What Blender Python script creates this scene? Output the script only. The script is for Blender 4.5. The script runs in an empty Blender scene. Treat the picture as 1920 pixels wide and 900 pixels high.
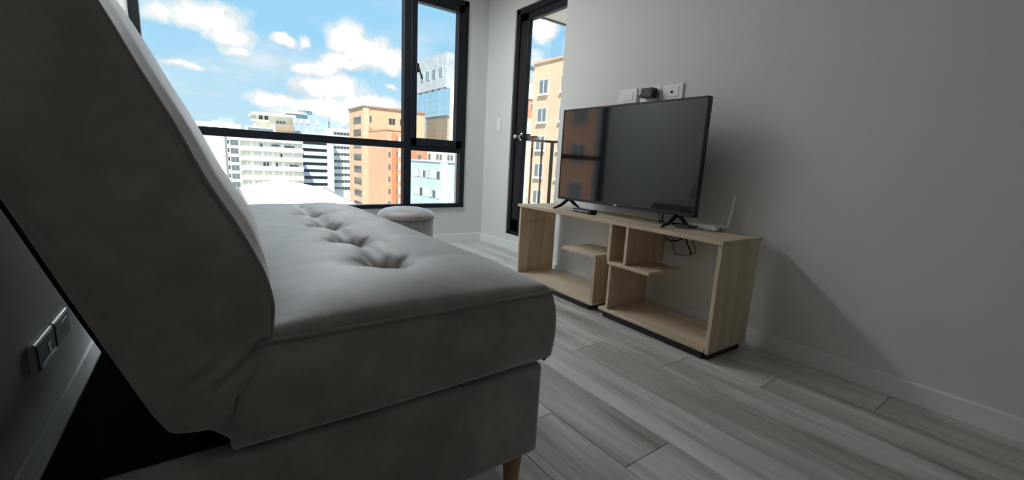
import bpy, bmesh, math, random
from mathutils import Vector, Matrix
random.seed(7)
sc = bpy.context.scene
COL = sc.collection

# ---------------------------------------------------------------- camera
cam_d = bpy.data.cameras.new('camera'); cam = bpy.data.objects.new('camera', cam_d); COL.objects.link(cam)
cam_d.sensor_fit = 'HORIZONTAL'; cam_d.sensor_width = 36.0; cam_d.lens = 36.0 * 796.5684 / 1920.0
cam_d.clip_start = 0.02; cam_d.clip_end = 2000
_yaw, _pit, _rol = math.radians(36.1943), math.radians(-10.2244), math.radians(3.0359)
_fw = Vector((math.sin(_yaw)*math.cos(_pit), math.cos(_yaw)*math.cos(_pit), math.sin(_pit)))
_rt = Vector((math.cos(_yaw), -math.sin(_yaw), 0)); _up = _rt.cross(_fw)
_r2 = _rt*math.cos(_rol) + _up*math.sin(_rol); _u2 = -_rt*math.sin(_rol) + _up*math.cos(_rol)
_m = Matrix((_r2, _u2, -_fw)).transposed().to_4x4(); _m.translation = Vector((-1.9897, 0.0, 0.7606))
cam.matrix_world = _m
sc.camera = cam

# ---------------------------------------------------------------- node helpers
class NT:
    def __init__(s, tree): s.t = tree; s.n = tree.nodes; s.l = tree.links
    def new(s, typ, **kw):
        n = s.n.new(typ)
        for k, v in kw.items(): setattr(n, k, v)
        return n
    def put(s, sock, v):
        if isinstance(v, bpy.types.NodeSocket): s.l.new(v, sock)
        elif v is not None: sock.default_value = v
    def math(s, op, a, b=None, c=None, clamp=False):
        n = s.new('ShaderNodeMath', operation=op, use_clamp=clamp)
        for i, v in enumerate((a, b, c)): s.put(n.inputs[i], v)
        return n.outputs[0]
    def vmath(s, op, a, b=None, scale=None):
        n = s.new('ShaderNodeVectorMath', operation=op)
        s.put(n.inputs[0], a)
        if b is not None: s.put(n.inputs[1], b)
        if scale is not None: s.put(n.inputs['Scale'], scale)
        return n.outputs[0] if op not in ('LENGTH', 'DISTANCE', 'DOT_PRODUCT') else n.outputs['Value']
    def mix(s, f, a, b):
        n = s.new('ShaderNodeMix', data_type='RGBA'); s.put(n.inputs[0], f); s.put(n.inputs[6], a); s.put(n.inputs[7], b)
        return n.outputs[2]
    def noise(s, vec, scale, detail=4, rough=.55, w=None, dist=0):
        n = s.new('ShaderNodeTexNoise', noise_dimensions='4D' if w is not None else '3D')
        s.put(n.inputs['Vector'], vec); s.put(n.inputs['Scale'], scale); s.put(n.inputs['Detail'], detail)
        s.put(n.inputs['Roughness'], rough); s.put(n.inputs['Distortion'], dist)
        if w is not None: s.put(n.inputs['W'], w)
        return n.outputs[0]
    def ramp(s, f, stops):
        n = s.new('ShaderNodeValToRGB'); s.put(n.inputs[0], f)
        e = n.color_ramp.elements
        while len(e) < len(stops): e.new(0.5)
        for el, (p, c) in zip(e, stops): el.position = p; el.color = (*c, 1) if len(c) == 3 else c
        return n.outputs[0]
    def smooth(s, v, a, b):
        n = s.new('ShaderNodeMapRange', interpolation_type='SMOOTHSTEP'); s.put(n.inputs[0], v)
        n.inputs[1].default_value = a; n.inputs[2].default_value = b
        return n.outputs[0]

# ---------------------------------------------------------------- sky (procedural world)
CLOUDS = [  # azimuth, elevation, half width, half height (degrees), strength
    (15.25,13.1,2.6,2.6,1),(17.3,12.2,3.8,2.3,1),(20.1,11.6,1.9,1.7,1),(14.9,10.5,3.0,1.1,1),(11.7,9.6,2.9,1.0,1),
    (13.1,7.6,4.6,1.8,1),(8.0,5.7,4.2,1.0,1),(16.7,5.9,5.3,1.7,1),(12.4,5.0,6.5,1.8,1),(8.2,12.0,1.6,.7,.9),(10.5,12.2,.9,.7,.8),
    (1.0,13.2,4.4,1.8,.8),(3.2,11.6,2.6,1.5,.8),(3.6,10.2,1.6,.6,.6),(-2.4,12.9,2.3,1.2,.7),(-1.1,7.9,2.0,.45,.7),
    (20.1,8.65,1.0,.35,.8),(38.5,16.4,2.6,1.6,.9),(36.8,13.5,2.0,1.0,.6)]
SKY_BLUE_LOW, SKY_BLUE_MID, SKY_BLUE_HIGH = (.66,.88,1.0), (.36,.71,1.0), (.24,.56,1.0)
SKY_GAIN = .70
CLOUD_RADIANCE = 34.0
w = bpy.data.worlds.new('sky_world'); sc.world = w; w.use_nodes = True
t = NT(w.node_tree); t.n.clear()
tc = t.new('ShaderNodeTexCoord'); d = tc.outputs['Generated']
nz1 = t.new('ShaderNodeTexNoise'); nz1.inputs['Scale'].default_value = 11; nz1.inputs['Detail'].default_value = 9; nz1.inputs['Roughness'].default_value = .62; t.l.new(d, nz1.inputs['Vector'])
warp = t.vmath('SCALE', t.vmath('SUBTRACT', nz1.outputs['Color'], (.5,.5,.5)), scale=.055)
dw = t.vmath('ADD', d, warp)
sx = t.new('ShaderNodeSeparateXYZ'); t.l.new(dw, sx.inputs[0])
az = t.math('MULTIPLY', t.math('ARCTAN2', sx.outputs[0], sx.outputs[1]), 180/math.pi)
el = t.math('MULTIPLY', t.math('ARCSINE', sx.outputs[2]), 180/math.pi)
mask = None
for a0, e0, ra, re, st in CLOUDS:
    da = t.math('MULTIPLY', t.math('SUBTRACT', az, a0), 1/ra); de = t.math('MULTIPLY', t.math('SUBTRACT', el, e0), 1/re)
    q = t.math('MULTIPLY', t.math('SUBTRACT', 1.0, t.math('ADD', t.math('MULTIPLY', da, da), t.math('MULTIPLY', de, de))), st)
    mask = q if mask is None else t.math('MAXIMUM', mask, q)
fine = t.noise(d, 24, 8, .62)
mask = t.math('ADD', mask, t.math('MULTIPLY', t.math('SUBTRACT', fine, .5), 1.5))
blob = t.smooth(mask, -.25, .6)
# a cloud layer over the whole dome, thinner and streaky
s0 = t.new('ShaderNodeSeparateXYZ'); t.l.new(d, s0.inputs[0])
zz = t.math('ADD', t.math('MAXIMUM', s0.outputs[2], 0.0), .12)
cv = t.new('ShaderNodeCombineXYZ'); t.l.new(t.math('DIVIDE', s0.outputs[0], zz), cv.inputs[0]); t.l.new(t.math('DIVIDE', s0.outputs[1], zz), cv.inputs[1])
lay = t.noise(cv.outputs[0], .42, 7, .58)
layer = t.smooth(lay, .50, .70)
cloud = t.math('MAXIMUM', blob, layer)
thick = t.math('POWER', t.math('MAXIMUM', t.smooth(mask, .40, 1.15), t.smooth(lay, .60, .80)), 3.0)
elr = t.math('MULTIPLY', t.math('ARCSINE', s0.outputs[2]), 2/math.pi)
base = t.ramp(elr, [(0.0, SKY_BLUE_LOW), (.15, SKY_BLUE_MID), (.6, SKY_BLUE_HIGH)])
base = t.vmath('SCALE', base, scale=SKY_GAIN)
cshade = t.smooth(t.noise(d, 16, 5, .6), .36, .55)
cl_r = t.math('MULTIPLY_ADD', t.math('MULTIPLY', thick, cshade), CLOUD_RADIANCE, t.math('MULTIPLY_ADD', cshade, .10, .585))
ccol = t.vmath('SCALE', (.95, .99, 1.02), scale=cl_r)
skyc = t.mix(cloud, base, ccol)
bg = t.new('ShaderNodeBackground'); t.l.new(skyc, bg.inputs[0]); bg.inputs[1].default_value = 1.0
wo = t.new('ShaderNodeOutputWorld'); t.l.new(bg.outputs[0], wo.inputs[0])
w.cycles.sampling_method = 'MANUAL'; w.cycles.sample_map_resolution = 1024

# ---------------------------------------------------------------- sun
sun_d = bpy.data.lights.new('sun', 'SUN'); sun = bpy.data.objects.new('sun', sun_d); COL.objects.link(sun)
sun_d.energy = 6.0; sun_d.angle = math.radians(.6); sun_d.color = (1, .95, .86)
sun.rotation_euler = Vector((.44, .56, -1.05)).to_track_quat('-Z', 'Y').to_euler(); sun.location = (-20, -20, 40)
# daylight portals: sampling guides in the two real openings, they give off no light themselves
def portal(name, loc, rot, sx_, sy_):
    ld = bpy.data.lights.new(name, 'AREA'); o = bpy.data.objects.new(name, ld); COL.objects.link(o)
    ld.shape = 'RECTANGLE'; ld.size = sx_; ld.size_y = sy_; ld.cycles.is_portal = True
    o.location = loc; o.rotation_euler = rot
portal('window_portal', (-1.14, 3.66, 1.24), (math.radians(-90), 0, 0), 2.3, 1.9)
portal('door_portal', (.36, 2.7, 1.06), (math.radians(90), 0, math.radians(90)), .9, 1.95)

# ---------------------------------------------------------------- exposure
vs = sc.view_settings
sc.display_settings.display_device = 'sRGB'
vs.view_transform = 'Standard'; vs.look = 'None'; vs.gamma = 1.0; vs.use_curve_mapping = False
vs.exposure = 0.58
sc.cycles.max_bounces = 12; sc.cycles.diffuse_bounces = 8; sc.cycles.transparent_max_bounces = 16
sc.cycles.use_denoising = True

# ---------------------------------------------------------------- materials
MATS = {}
def mat(name, col, rough=.6, spec=.5, metal=0, sheen=0, bump=None, fn=None):
    """fn(NT, texcoord_node) -> colour socket; bump = (scale, strength, distance)"""
    if name in MATS: return MATS[name]
    m = bpy.data.materials.new(name); m.use_nodes = True; t = NT(m.node_tree)
    p = t.n['Principled BSDF']; p.inputs['Base Color'].default_value = (*col, 1); p.inputs['Roughness'].default_value = rough
    p.inputs['Specular IOR Level'].default_value = spec; p.inputs['Metallic'].default_value = metal
    if sheen: p.inputs['Sheen Weight'].default_value = sheen; p.inputs['Sheen Roughness'].default_value = .4
    tcn = t.new('ShaderNodeTexCoord')
    if fn:
        c = fn(t, tcn); t.l.new(c, p.inputs['Base Color'])
    if bump:
        nb = t.noise(tcn.outputs['Object'], bump[0], 4, .6); b = t.new('ShaderNodeBump'); b.inputs['Strength'].default_value = bump[1]
        b.inputs['Distance'].default_value = bump[2]; t.l.new(nb, b.inputs['Height']); t.l.new(b.outputs[0], p.inputs['Normal'])
    MATS[name] = m; return m

def vary(a, b, scale, detail=4, stretch=(1,1,1), lo=.3, hi=.7):
    def fn(t, tcn):
        v = t.vmath('MULTIPLY', tcn.outputs['Object'], stretch)
        return t.mix(t.smooth(t.noise(v, scale, detail, .6), lo, hi), (*a, 1), (*b, 1))
    return fn
def grain(cols, axis, w_rand=True, streak=1.0):
    """wood: long streaks along one axis, shifted for every piece by its own random number"""
    def fn(t, tcn):
        oi = t.new('ShaderNodeObjectInfo'); r = t.math('MULTIPLY', oi.outputs['Random'], 40.0)
        st = [11.0*streak]*3; st[axis] = .95*streak
        n1 = t.noise(t.vmath('MULTIPLY', tcn.outputs['Object'], tuple(st)), 1.0, 6, .6, w=r, dist=.4)
        st2 = [90.0]*3; st2[axis] = 3.0
        n2 = t.noise(t.vmath('MULTIPLY', tcn.outputs['Object'], tuple(st2)), 1.0, 3, .6, w=r)
        f = t.math('ADD', t.math('MULTIPLY', n1, .84), t.math('MULTIPLY', n2, .16))
        f = t.math('ADD', f, t.math('MULTIPLY', t.math('SUBTRACT', oi.outputs['Random'], .5), .10))
        return t.ramp(f, [(.32, cols[0]), (.45, cols[1]), (.55, cols[2]), (.68, cols[3])])
    return fn
M_wall = mat('white_wall_paint', (.72,.72,.705), .75, .3, bump=(180, .05, .002))
M_ceil = mat('white_ceiling_paint', (.82,.82,.81), .8, .3)
M_base = mat('white_baseboard', (.82,.82,.81), .4, .5)
M_plank = mat('grey_oak_plank', (.3,.3,.28), .34, .5, bump=(60, .08, .002),
              fn=grain([(.24,.212,.185), (.42,.39,.355), (.59,.56,.52), (.72,.70,.66)], 1))
M_sub = mat('dark_joint', (.05,.045,.04), .8)
M_oak = mat('light_oak_laminate', (.6,.47,.33), .42, .5,
            fn=grain([(.43,.31,.21), (.56,.43,.30), (.64,.51,.37), (.70,.58,.44)], 1, streak=1.6))
M_oakv = mat('light_oak_laminate_upright', (.6,.47,.33), .42, .5,
             fn=grain([(.43,.31,.21), (.56,.43,.30), (.64,.51,.37), (.70,.58,.44)], 2, streak=1.6))
M_alu = mat('black_aluminium', (.007,.009,.014), .45, .3)
M_fab = mat('taupe_suede', (.22,.2,.19), .50, .75, sheen=1.0, bump=(600, .12, .001),
            fn=vary((.232,.200,.186), (.345,.305,.282), 11, 6))
M_pipe = mat('taupe_piping', (.27,.25,.235), .9, .1, sheen=.3)
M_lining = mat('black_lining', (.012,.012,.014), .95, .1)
M_leg = mat('beech_leg', (.50,.30,.15), .4, .5, fn=grain([(.36,.20,.09), (.46,.27,.13), (.52,.32,.16), (.58,.37,.2)], 2))
M_black = mat('black_plastic', (.012,.012,.013), .35, .5)
M_rub = mat('black_cable', (.01,.01,.01), .5, .4)
M_screen = mat('glossy_black_screen', (.006,.006,.007), .06, .75)
M_white = mat('white_plastic', (.84,.84,.81), .35, .5)
M_dgrey = mat('dark_grey_socket', (.05,.05,.055), .5, .4)
M_chrome = mat('chrome', (.8,.8,.8), .15, .5, metal=1)
M_silver = mat('silver_print', (.75,.76,.78), .4, .5)
M_print = mat('grey_print', (.22,.22,.22), .6, .4)
M_conc = mat('balcony_concrete', (.55,.54,.50), .8, .2)
M_soff = mat('beige_soffit', (.80,.74,.62), .8, .2)
M_rail = mat('brown_painted_steel', (.10,.065,.045), .5, .4)
def glass_mat(name, tint, gloss=.9):
    m = bpy.data.materials.new(name); m.use_nodes = True; t = NT(m.node_tree); t.n.clear()
    tr = t.new('ShaderNodeBsdfTransparent'); tr.inputs[0].default_value = (*tint, 1)
    gl = t.new('ShaderNodeBsdfGlossy'); gl.inputs['Roughness'].default_value = .02
    ge = t.new('ShaderNodeNewGeometry'); cs = t.math('ABSOLUTE', t.vmath('DOT_PRODUCT', ge.outputs['Normal'], ge.outputs['Incoming']))
    fr = t.math('MULTIPLY_ADD', t.math('POWER', t.math('SUBTRACT', 1.0, cs), 5.0), .96, .04)   # Schlick, the same from both sides of the sheet
    mx = t.new('ShaderNodeMixShader'); t.l.new(t.math('MULTIPLY', fr, gloss), mx.inputs[0]); t.l.new(tr.outputs[0], mx.inputs[1]); t.l.new(gl.outputs[0], mx.inputs[2])
    o = t.new('ShaderNodeOutputMaterial'); t.l.new(mx.outputs[0], o.inputs[0]); return m
M_glass = glass_mat('clear_window_glass', (.97,.985,.98))

# ---------------------------------------------------------------- mesh helpers
class MB:
    def __init__(s): s.v = []; s.f = []; s.sm = []
    def add(s, vs, fs, smooth=False):
        o = len(s.v); s.v += [tuple(v) for v in vs]
        for f in fs: s.f.append(tuple(i+o for i in f)); s.sm.append(smooth)
    def box(s, a, b, c=.0):
        (x0,y0,z0), (x1,y1,z1) = a, b
        if c <= 0:
            s.add([(x0,y0,z0),(x1,y0,z0),(x1,y1,z0),(x0,y1,z0),(x0,y0,z1),(x1,y0,z1),(x1,y1,z1),(x0,y1,z1)],
                  [(0,3,2,1),(4,5,6,7),(0,1,5,4),(1,2,6,5),(2,3,7,6),(3,0,4,7)])
        else:
            bm = bmesh.new(); r = bmesh.ops.create_cube(bm, size=1)
            for v in bm.verts: v.co = Vector(((x0+x1)/2+v.co.x*(x1-x0), (y0+y1)/2+v.co.y*(y1-y0), (z0+z1)/2+v.co.z*(z1-z0)))
            bmesh.ops.bevel(bm, geom=bm.edges[:], offset=c, segments=2 if c > .003 else 1, affect='EDGES', profile=.5)
            bm.verts.index_update(); s.add([v.co[:] for v in bm.verts], [[v.index for v in f.verts] for f in bm.faces], c > .006); bm.free()
        return s
    def tube(s, pts, r, seg=8, caps=True, closed=False):
        pts = [Vector(p) for p in pts]; n = len(pts); rings = []; up = None
        rr = r if isinstance(r, (list, tuple)) else [r]*n
        for i, p in enumerate(pts):
            if closed: tg = (pts[(i+1) % n]-pts[i-1]).normalized()
            else: tg = (pts[min(i+1,n-1)]-pts[max(i-1,0)]).normalized()
            if up is None:
                up = Vector((0,0,1)) if abs(tg.z) < .9 else Vector((1,0,0))
            sd = tg.cross(up).normalized(); up = sd.cross(tg).normalized()
            rings.append([p + (sd*math.cos(2*math.pi*k/seg)+up*math.sin(2*math.pi*k/seg))*rr[i] for k in range(seg)])
        vs = [v for rg in rings for v in rg]; fs = []
        for i in range(n if closed else n-1):
            j = (i+1) % n
            for k in range(seg):
                k2 = (k+1) % seg; fs.append((i*seg+k, i*seg+k2, j*seg+k2, j*seg+k))
        if caps and not closed: fs.append(tuple(range(seg-1,-1,-1))); fs.append(tuple((n-1)*seg+k for k in range(seg)))
        s.add(vs, fs, True); return s
    def lathe(s, prof, c=(0,0,0), seg=40, axis=2):
        vs = []; n = len(prof)
        for r, h in prof:
            for k in range(seg):
                a = 2*math.pi*k/seg; p = (r*math.cos(a), r*math.sin(a), h)
                if axis == 0: p = (h, p[0], p[1])
                vs.append((p[0]+c[0], p[1]+c[1], p[2]+c[2]))
        fs = [(i*seg+k, i*seg+(k+1)%seg, (i+1)*seg+(k+1)%seg, (i+1)*seg+k) for i in range(n-1) for k in range(seg)]
        fs += [tuple(range(seg-1,-1,-1)), tuple((n-1)*seg+k for k in range(seg))]
        s.add(vs, fs, True); return s
    def prism(s, poly, y0, y1, plane='xz'):
        n = len(poly)
        def P(p, y): return (p[0], y, p[1]) if plane == 'xz' else ((y, p[0], p[1]) if plane == 'yz' else (p[0], p[1], y))
        vs = [P(p, y0) for p in poly]+[P(p, y1) for p in poly]
        s.add(vs, [tuple(range(n-1,-1,-1)), tuple(range(n, 2*n))]+[(i,(i+1)%n,n+(i+1)%n,n+i) for i in range(n)]); return s
    def mesh(s, name):
        me = bpy.data.meshes.new(name); me.from_pydata(s.v, [], s.f); me.polygons.foreach_set('use_smooth', s.sm)
        bm = bmesh.new(); bm.from_mesh(me); bmesh.ops.recalc_face_normals(bm, faces=bm.faces[:]); bm.to_mesh(me); bm.free(); return me
    def build(s, name, m, parent=None, origin=None):
        if origin:
            s.v = [(v[0]-origin[0], v[1]-origin[1], v[2]-origin[2]) for v in s.v]
        me = s.mesh(name); me.materials.append(m)
        o = bpy.data.objects.new(name, me); COL.objects.link(o)
        if origin: o.location = origin
        if parent: o.parent = parent
        return o
def bx(name, a, b, m, parent=None, c=0.0): return MB().box(a, b, c).build(name, m, parent)
def tag(o, label, cat, group=None, kind=None):
    o['label'] = label; o['category'] = cat
    if group: o['group'] = group
    if kind: o['kind'] = kind
    return o
def thing(name, label, cat, loc=(0,0,0), rz=0, group=None, kind=None):
    o = bpy.data.objects.new(name, None); o.empty_display_size = .1; COL.objects.link(o); o.location = loc; o.rotation_euler = (0,0,rz)
    return tag(o, label, cat, group, kind)
def sub(o, loc):   # subtract the root location so that world figures can be used for children of an Empty
    return tuple(o[i]-loc[i] for i in range(3))

# ================================================================= ROOM SHELL
XL, YW, CEIL, YB, XD, YE = -2.342, 3.52, 2.20, -3.2, .203, 2.25
S = dict(kind='structure')
fl = MB().box((XL-.15, YB-.15, -.20), (.30, YW+.20, -.009)).build('floor', M_sub)
tag(fl, 'grey oak laminate plank floor of the living room', 'floor', **S)
PW, PL = .19, 1.16
for ci in range(-13, 7):
    x0 = -.956 + PW*ci; x1 = x0+PW
    a, b = max(x0, XL), min(x1, XD)
    if b-a < .015: continue
    off = (.602 - .287*(ci+1)) % PL
    y = off - PL*math.ceil((off-YB)/PL)
    while y < YW:
        ya, yb = max(y, YB), min(y+PL, YW)
        if yb-ya > .02:
            g = .0007; cx, cy = (a+b)/2, (ya+yb)/2
            MB().box((a+g, ya+g, -.008), (b-g, yb-g, 0), .0011).build('plank', M_plank, fl, (cx, cy, 0))
        y += PL
tag(bx('ceiling', (XL-.15, YB-.15, CEIL), (.32, YW+.20, CEIL+.25), M_ceil), 'plain white ceiling over the room', 'ceiling', **S)
tag(bx('wall_left', (XL-.15, YB-.15, -.01), (XL, YW+.2, CEIL), M_wall), 'white wall close behind the sofa back', 'wall', **S)
tag(bx('wall_back', (XL, YB-.15, -.01), (.3, YB, CEIL), M_wall), 'white wall at the far end behind the viewer', 'wall', **S)
tag(bx('wall_right', (0, YB, -.008), (.30, YE, CEIL), M_wall, c=.004), 'plain white wall behind the television', 'wall', **S)
# window wall: parts below, above, left and right of the opening
wb = MB(); X0, X1, Z0, Z1 = -2.285, -.012, .330, 2.12
wb.box((XL, YW, -.008), (.32, YW+.18, Z0)).box((XL, YW, Z1), (.32, YW+.18, CEIL)).box((XL, YW, Z0), (X0, YW+.18, Z1)).box((X1, YW, Z0), (.32, YW+.18, Z1))
tag(wb.build('wall_front', M_wall), 'white wall under and around the big window', 'wall', **S)
# balcony wall: set back from the television wall, with the door opening
DY0, DY1, DZ0, DZ1 = 2.24, 3.105, .135, 2.010
wd = MB(); wd.box((XD, DY1, -.008), (.30, YW, CEIL)).box((XD, YE, DZ1), (.30, DY1, CEIL)).box((XD, YE, -.008), (.30, DY1, DZ0))
tag(wd.build('wall_balcony', M_wall), 'narrow white wall between the window corner and the balcony door', 'wall', **S)
HB = .075
def skirting(name, a, b, lab): tag(bx(name, a, b, M_base, c=.002), lab, 'baseboard', **S)
skirting('baseboard_right', (-.012, YB, 0), (0, YE, HB), 'white baseboard along the television wall')
skirting('baseboard_left', (XL, YB, 0), (XL+.008, YW, HB), 'white baseboard along the wall behind the sofa')
skirting('baseboard_front', (XL+.012, YW-.012, 0), (XD-.012, YW, HB), 'white baseboard under the big window')
skirting('baseboard_balcony', (XD-.012, YE, 0), (XD, YW, HB), 'white baseboard under the balcony door')
skirting('baseboard_back', (XL+.012, YB, 0), (-.012, YB+.012, HB), 'white baseboard at the far end behind the viewer')

# ---------------------------------------------------------------- window
win = thing('window_1', 'large black aluminium window with a fixed pane and a side casement', 'window', (X0, YW, Z0), **S)
L = win.location
def wpart(name, a, b, m=M_alu, parent=win, c=.003): 
    return bx(name, sub(a, L), sub(b, L), m, parent, c)
ya, yb = YW-.012, YW+.055
wpart('frame_stile', (X0, ya, Z0), (X0+.05, yb, Z1)); wpart('frame_stile', (-.062, ya, Z0), (X1, yb, Z1))
wpart('frame_sill', (X0, ya-.004, Z0), (X1, yb, Z0+.034)); wpart('frame_head', (X0, ya, Z1-.05), (X1, yb, Z1))
wpart('mullion', (-.602, ya, Z0), (-.536, yb, Z1))
wpart('transom', (X0, ya+.004, .838), (-.6, yb, .893)); wpart('transom', (-.54, ya+.004, .825), (-.06, yb, .868))
wpart('pane', (X0+.05, YW+.028, .893), (-.602, YW+.034, Z1-.05), M_glass, c=0)
wpart('pane', (X0+.05, YW+.028, Z0+.034), (-.602, YW+.034, .838), M_glass, c=0)
wpart('pane', (-.536, YW+.028, Z0+.034), (-.062, YW+.034, .825), M_glass, c=0)
sa = MB(); s0_, s1_ = YW-.022, YW+.04
A = lambda a, b: sa.box(sub(a, L), sub(b, L), .003)
A((-.545, s0_, .868), (-.493, s1_, Z1-.05)); A((-.118, s0_, .868), (-.058, s1_, Z1-.05)); A((-.545, s0_, .868), (-.058, s1_, .932)); A((-.545, s0_, 2.01), (-.058, s1_, Z1-.05))
sash = sa.build('casement_sash', M_alu, win)
wpart('pane', (-.493, YW+.02, .932), (-.118, YW+.026, 2.01), M_glass, parent=sash, c=0)
lt = MB().box(sub((-.507, s0_-.014, 1.46), L), sub((-.481, s0_, 1.53), L), .003)
lt.tube([sub(p, L) for p in [(-.494, s0_-.018, 1.515), (-.482, s0_-.026, 1.47), (-.458, s0_-.022, 1.41)]], [.008,.007,.006], 8)
lt.build('handle', M_black, sash)

# ---------------------------------------------------------------- balcony door
dr = thing('door_1', 'black aluminium balcony door with glass and a chrome knob', 'door', (XD, DY1, DZ0), **S)
L2 = dr.location
def dpart(name, a, b, m=M_alu, parent=dr, c=.003): return bx(name, sub(a, L2), sub(b, L2), m, parent, c)
xa, xb = XD+.012, XD+.085
dpart('frame_stile', (xa, DY1-.045, DZ0), (xb, DY1, DZ1)); dpart('frame_stile', (xa, DY0, DZ0), (xb, DY0+.045, DZ1))
dpart('frame_head', (xa, DY0, DZ1-.045), (xb, DY1, DZ1)); dpart('threshold', (xa, DY0, DZ0), (xb, DY1, DZ0+.03))
leaf = MB(); la, lb = XD+.022, XD+.066
B = lambda a, b: leaf.box(sub(a, L2), sub(b, L2), .004)
B((la, DY1-.15, DZ0+.03), (lb, DY1-.05, DZ1-.05)); B((la, DY0+.05, DZ0+.03), (lb, DY0+.14, DZ1-.05))
B((la, DY0+.05, DZ1-.105), (lb, DY1-.05, DZ1-.05)); B((la, DY0+.05, DZ0+.03), (lb, DY1-.05, DZ0+.14))
leafo = leaf.build('door_leaf', M_alu, dr)
dpart('pane', (XD+.04, DY0+.14, DZ0+.14), (XD+.046, DY1-.15, DZ1-.105), M_glass, leafo, 0)
kz = .985; ky = DY1-.098
kn = MB().lathe([(.020,0),(.020,-.004),(.009,-.006),(.009,-.024),(.017,-.03),(.019,-.042),(.015,-.05),(.004,-.052)], sub((la, ky, kz), L2), 20, axis=0)
kn.build('door_knob', M_chrome, leafo)['label'] = 'round chrome knob'
ky2 = ky-.04
lk = MB().lathe([(.014,0),(.014,-.008),(.010,-.010)], sub((la, ky2, kz+.022), L2), 16, axis=0); lk.lathe([(.012,0),(.012,-.008),(.008,-.010)], sub((la, ky2+.008, kz-.025), L2), 16, axis=0)
lk.build('lock_cylinder', M_chrome, leafo)
hd = MB().box(sub((lb, ky2-.03, kz-.03), L2), sub((lb+.03, ky2+.02, kz+.03), L2), .004).box(sub((lb+.02, ky2-.11, kz-.012), L2), sub((lb+.045, ky2, kz+.012), L2), .005)
hd.build('outer_handle', M_black, leafo)
# ---------------------------------------------------------------- balcony
bal = thing('balcony', 'small balcony with concrete slab outside the glass door', 'balcony', (.3, 1.4, .1), **S)
L3 = bal.location
bx('slab', sub((.30, 1.2, -.1), L3), sub((1.02, 3.46, .1), L3), M_conc, bal)
bx('soffit', sub((.30, 1.2, 2.15), L3), sub((1.5, 3.42, 2.32), L3), M_soff, bal)
bx('soffit_edge', sub((.30, 3.42, 2.14), L3), sub((1.5, 3.45, 2.33), L3), M_rail, bal)
rl = thing('balcony_railing', 'brown steel balcony railing outside the glass door', 'railing', (.945, 3.4, .1))
L4 = rl.location
bx('handrail', sub((.33, 3.385, .985), L4), sub((.965, 3.415, 1.008), L4), M_rail, rl, .003)
bx('handrail', sub((.93, 1.4, .985), L4), sub((.96, 3.39, 1.008), L4), M_rail, rl, .003)
bx('bottom_bar', sub((.33, 3.39, .17), L4), sub((.95, 3.41, .19), L4), M_rail, rl, .002)
bx('bottom_bar', sub((.935, 1.4, .17), L4), sub((.955, 3.39, .19), L4), M_rail, rl, .002)
bx('corner_post', sub((.932, 3.386, .1), L4), sub((.960, 3.414, .99), L4), M_rail, rl, .003)
for xx in (.425, .555, .686, .812): bx('baluster', sub((xx-.007, 3.393, .18), L4), sub((xx+.007, 3.407, .99), L4), M_rail, rl)
for k in range(14): bx('baluster', sub((.938, 1.5+k*.13, .18), L4), sub((.952, 1.514+k*.13, .99), L4), M_rail, rl)

# ---------------------------------------------------------------- added fill light: invented ceiling panel above the frame, brightens the room
cl = thing('added_fill_panel', 'added long white fill panel on the ceiling near the window, out of view', 'fill light', (-1.42, 2.95, CEIL))
fr_ = MB()
for a, b in (((-.62,-.16,-.03),(.62,-.14,0)), ((-.62,.14,-.03),(.62,.16,0)), ((-.62,-.14,-.03),(-.60,.14,0)), ((.60,-.14,-.03),(.62,.14,0))): fr_.box(a, b, .002)
fr_.build('rim', M_white, cl)
def emis(name, col, e):
    m = bpy.data.materials.new(name); m.use_nodes = True; p = m.node_tree.nodes['Principled BSDF']
    p.inputs['Base Color'].default_value = (.8,.8,.8,1); p.inputs['Emission Color'].default_value = (*col, 1); p.inputs['Emission Strength'].default_value = e; return m
FILL_STRENGTH = 19.0  # emission of the added fill panel, lifts the interior beyond the daylight
MB().box((-.60,-.14,-.022), (.60,.14,-.004)).build('fill_diffuser', emis('fill_emission', (.89,.97,1.0), FILL_STRENGTH), cl)

# ================================================================= SOFA BED
SX0, SX1, SY0, SY1 = -1.950, -1.402, .640, 2.165
sofa = thing('sofa_bed', 'taupe suede sofa bed with tufted seat and tilted thick back', 'sofa', (-1.7, 1.4, 0))
L5 = sofa.location
TUFT = [.895+.278*k for k in range(5)]
# base box
MB().box(sub((-2.15, SY0+.006, .124), L5), sub((-1.414, SY1-.006, .338), L5), .012).build('base', M_fab, sofa)
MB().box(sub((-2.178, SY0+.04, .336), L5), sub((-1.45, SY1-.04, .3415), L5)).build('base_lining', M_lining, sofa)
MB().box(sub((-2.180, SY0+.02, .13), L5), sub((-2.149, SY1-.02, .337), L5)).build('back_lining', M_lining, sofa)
for lx, ly in ((-1.452, .69), (-2.08, .69), (-1.452, SY1-.05), (-2.08, SY1-.05)):
    MB().lathe([(.013,0),(.015,.004),(.024,.126)], sub((lx, ly, 0), L5), 20).build('leg', M_leg, sofa)
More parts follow.
